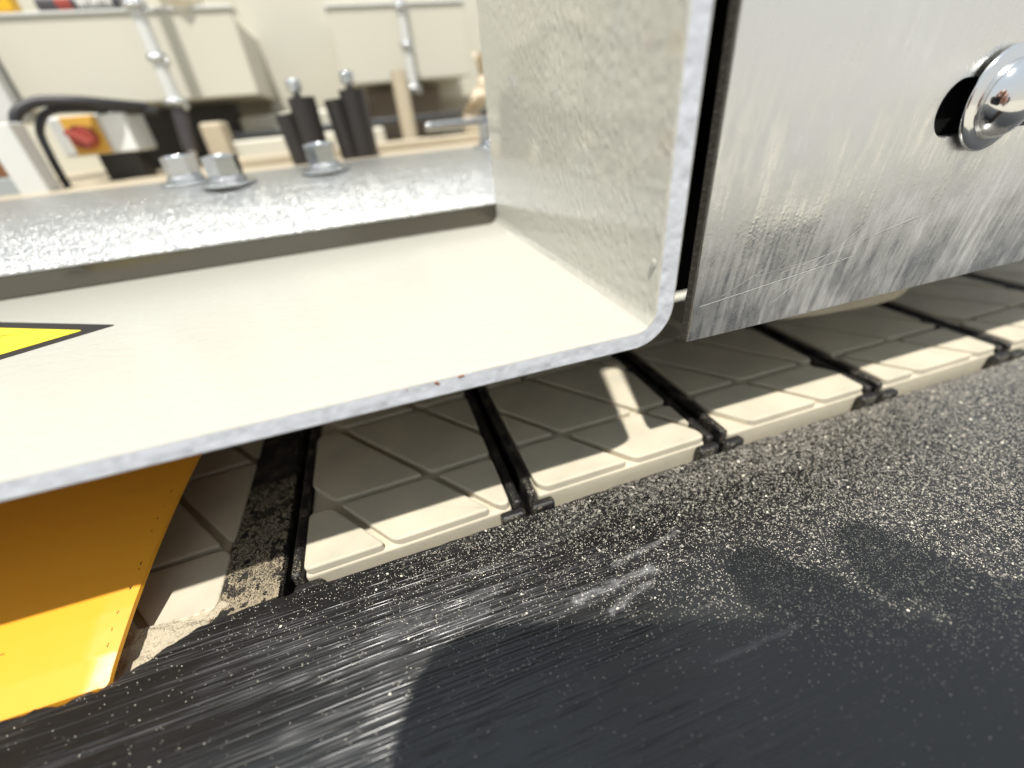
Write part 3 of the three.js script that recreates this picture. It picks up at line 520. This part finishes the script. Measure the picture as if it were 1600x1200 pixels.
// ------------------------------------------------------------------ the phone and the hand whose shadow falls on the table
const cam = (s, u, b) => EYE.clone().addScaledVector(RIGHT, s * S).addScaledVector(UP, u * S).addScaledVector(BACK, b * S);
{
  const t = thing('phone', 'dark phone held above the table, casting the rounded shadow', 'phone');
  t.position.copy(cam(0, 0, 0)); t.quaternion.copy(camera.quaternion);
  const s = roundShape([[-0.31, -0.46], [1.03, -0.46], [1.03, 0.187], [-0.31, 0.187]], 0.24);
  const g = new THREE.ExtrudeGeometry(s, { depth: 0.055 * S, bevelEnabled: true, bevelThickness: 0.008 * S, bevelSize: 0.008 * S, bevelOffset: -0.008 * S, bevelSegments: 3, curveSegments: 12 }); g.translate(0, 0, 0.05 * S);
  mesh('body', boxUV(g), std({ color: col(0.05, 0.055, 0.065), roughness: 0.35 }), t);
  mesh('lens_ring', new THREE.TorusGeometry(0.075 * S, 0.008 * S, 8, 32).translate(0, 0, 0.038 * S), M.chrome, t);
  const scr = new RoundedBoxGeometry(1.28 * S, 0.60 * S, 0.006 * S, 2, 0.002 * S); scr.translate(0.36 * S, -0.136 * S, 0.117 * S);
  mesh('screen', boxUV(scr), std({ color: col(0.02, 0.02, 0.02), roughness: 0.15 }), t);
}
{
  // joints in phone axes (right, up, back) with radii, all in layout units
  const J = [];
  const chain = (...p) => { for (let i = 0; i + 1 < p.length; i++) J.push([p[i], p[i + 1]]); };
  chain([1.10, 0.02, 0.52, 0.13], [0.66, 0.36, 0.24, 0.085], [0.56, 0.285, 0.01, 0.078], [0.55, 0.20, -0.06, 0.066]);          // index finger
  chain([1.18, -0.08, 0.50, 0.13], [1.00, 0.35, 0.22, 0.088], [0.875, 0.35, -0.01, 0.080], [0.86, 0.22, -0.07, 0.068]);        // middle finger
  chain([1.26, -0.16, 0.46, 0.12], [1.26, 0.16, 0.20, 0.084], [1.13, 0.14, -0.02, 0.076], [1.02, 0.06, -0.06, 0.064]);         // ring finger
  chain([1.30, -0.28, 0.42, 0.11], [1.30, -0.10, 0.14, 0.072], [1.17, -0.12, -0.02, 0.066], [1.05, -0.16, -0.05, 0.056]);      // little finger
  chain([1.22, -0.55, 0.62, 0.15], [1.02, -0.44, 0.36, 0.10], [0.86, -0.34, 0.22, 0.085], [0.74, -0.28, 0.19, 0.070]);         // thumb on the screen side
  chain([1.10, 0.02, 0.52, 0.13], [1.30, -0.28, 0.42, 0.11]); chain([1.10, 0.02, 0.52, 0.13], [1.36, -0.62, 0.78, 0.20]); chain([1.18, -0.08, 0.50, 0.13], [1.36, -0.62, 0.78, 0.20]); chain([1.30, -0.28, 0.42, 0.11], [1.44, -0.68, 0.80, 0.19]); chain([1.22, -0.55, 0.62, 0.15], [1.36, -0.62, 0.78, 0.20]);
  chain([1.38, -0.64, 0.80, 0.25], [1.62, -1.05, 1.30, 0.34], [2.0, -1.6, 2.2, 0.46]);                                        // wrist and forearm
  const lo = [0.40, -2.1, -0.2], hi = [2.5, 0.55, 2.7], span = 2.9, res = 96;
  const mc = new MarchingCubes(res, new THREE.MeshBasicMaterial(), false, false, 400000); mc.isolation = 0;
  const sd = (p, a, b) => { const ab = [b[0] - a[0], b[1] - a[1], b[2] - a[2]], ap = [p[0] - a[0], p[1] - a[1], p[2] - a[2]], t = Math.min(1, Math.max(0, (ap[0] * ab[0] + ap[1] * ab[1] + ap[2] * ab[2]) / (ab[0] ** 2 + ab[1] ** 2 + ab[2] ** 2))); return Math.hypot(ap[0] - ab[0] * t, ap[1] - ab[1] * t, ap[2] - ab[2] * t) - (a[3] + (b[3] - a[3]) * t); };
  const field = (p) => { let d = 9; for (const [a, b] of J) { const e = sd(p, a, b), h = Math.max(0.035 - Math.abs(d - e), 0) / 0.035; d = Math.min(d, e) - h * h * 0.035 / 4; } return d; };
  for (let k = 0; k < res; k++) for (let j = 0; j < res; j++) for (let i = 0; i < res; i++) mc.field[i + res * (j + res * k)] = -field([lo[0] + span * i / res, lo[1] + span * j / res, lo[2] + span * k / res]);
  mc.update();
  const n = mc.count, pos = new Float32Array(n * 3);
  for (let i = 0; i < n; i++) { const w = cam(lo[0] + span * (mc.positionArray[i * 3] + 1) / 2, lo[1] + span * (mc.positionArray[i * 3 + 1] + 1) / 2, lo[2] + span * (mc.positionArray[i * 3 + 2] + 1) / 2); w.toArray(pos, i * 3); }
  const g0 = new THREE.BufferGeometry(); g0.setAttribute('position', new THREE.BufferAttribute(pos, 3)); const g = mergeVertices(g0, 1e-6); g.computeVertexNormals();
  const t = thing('hand', 'right hand gripping the phone above the black table', 'hand');
  mesh('skin', boxUV(g), M.skin, t);
  const A = [1.66, -1.12, 1.38], B = [2.3, -2.05, 2.9], a = cam(...A), b = cam(...B), d = b.clone().sub(a), sl = new THREE.CylinderGeometry(0.66 * S, 0.46 * S, d.length(), 32, 1, true);
  sl.applyQuaternion(new THREE.Quaternion().setFromUnitVectors(new THREE.Vector3(0, 1, 0), d.clone().normalize())); const c = a.clone().add(b).multiplyScalar(0.5); sl.translate(c.x, c.y, c.z);
  mesh('sleeve', boxUV(sl), std({ color: col(0.06, 0.07, 0.11), roughness: 0.9, side: THREE.DoubleSide }), t);
}

renderer.render(scene, camera);
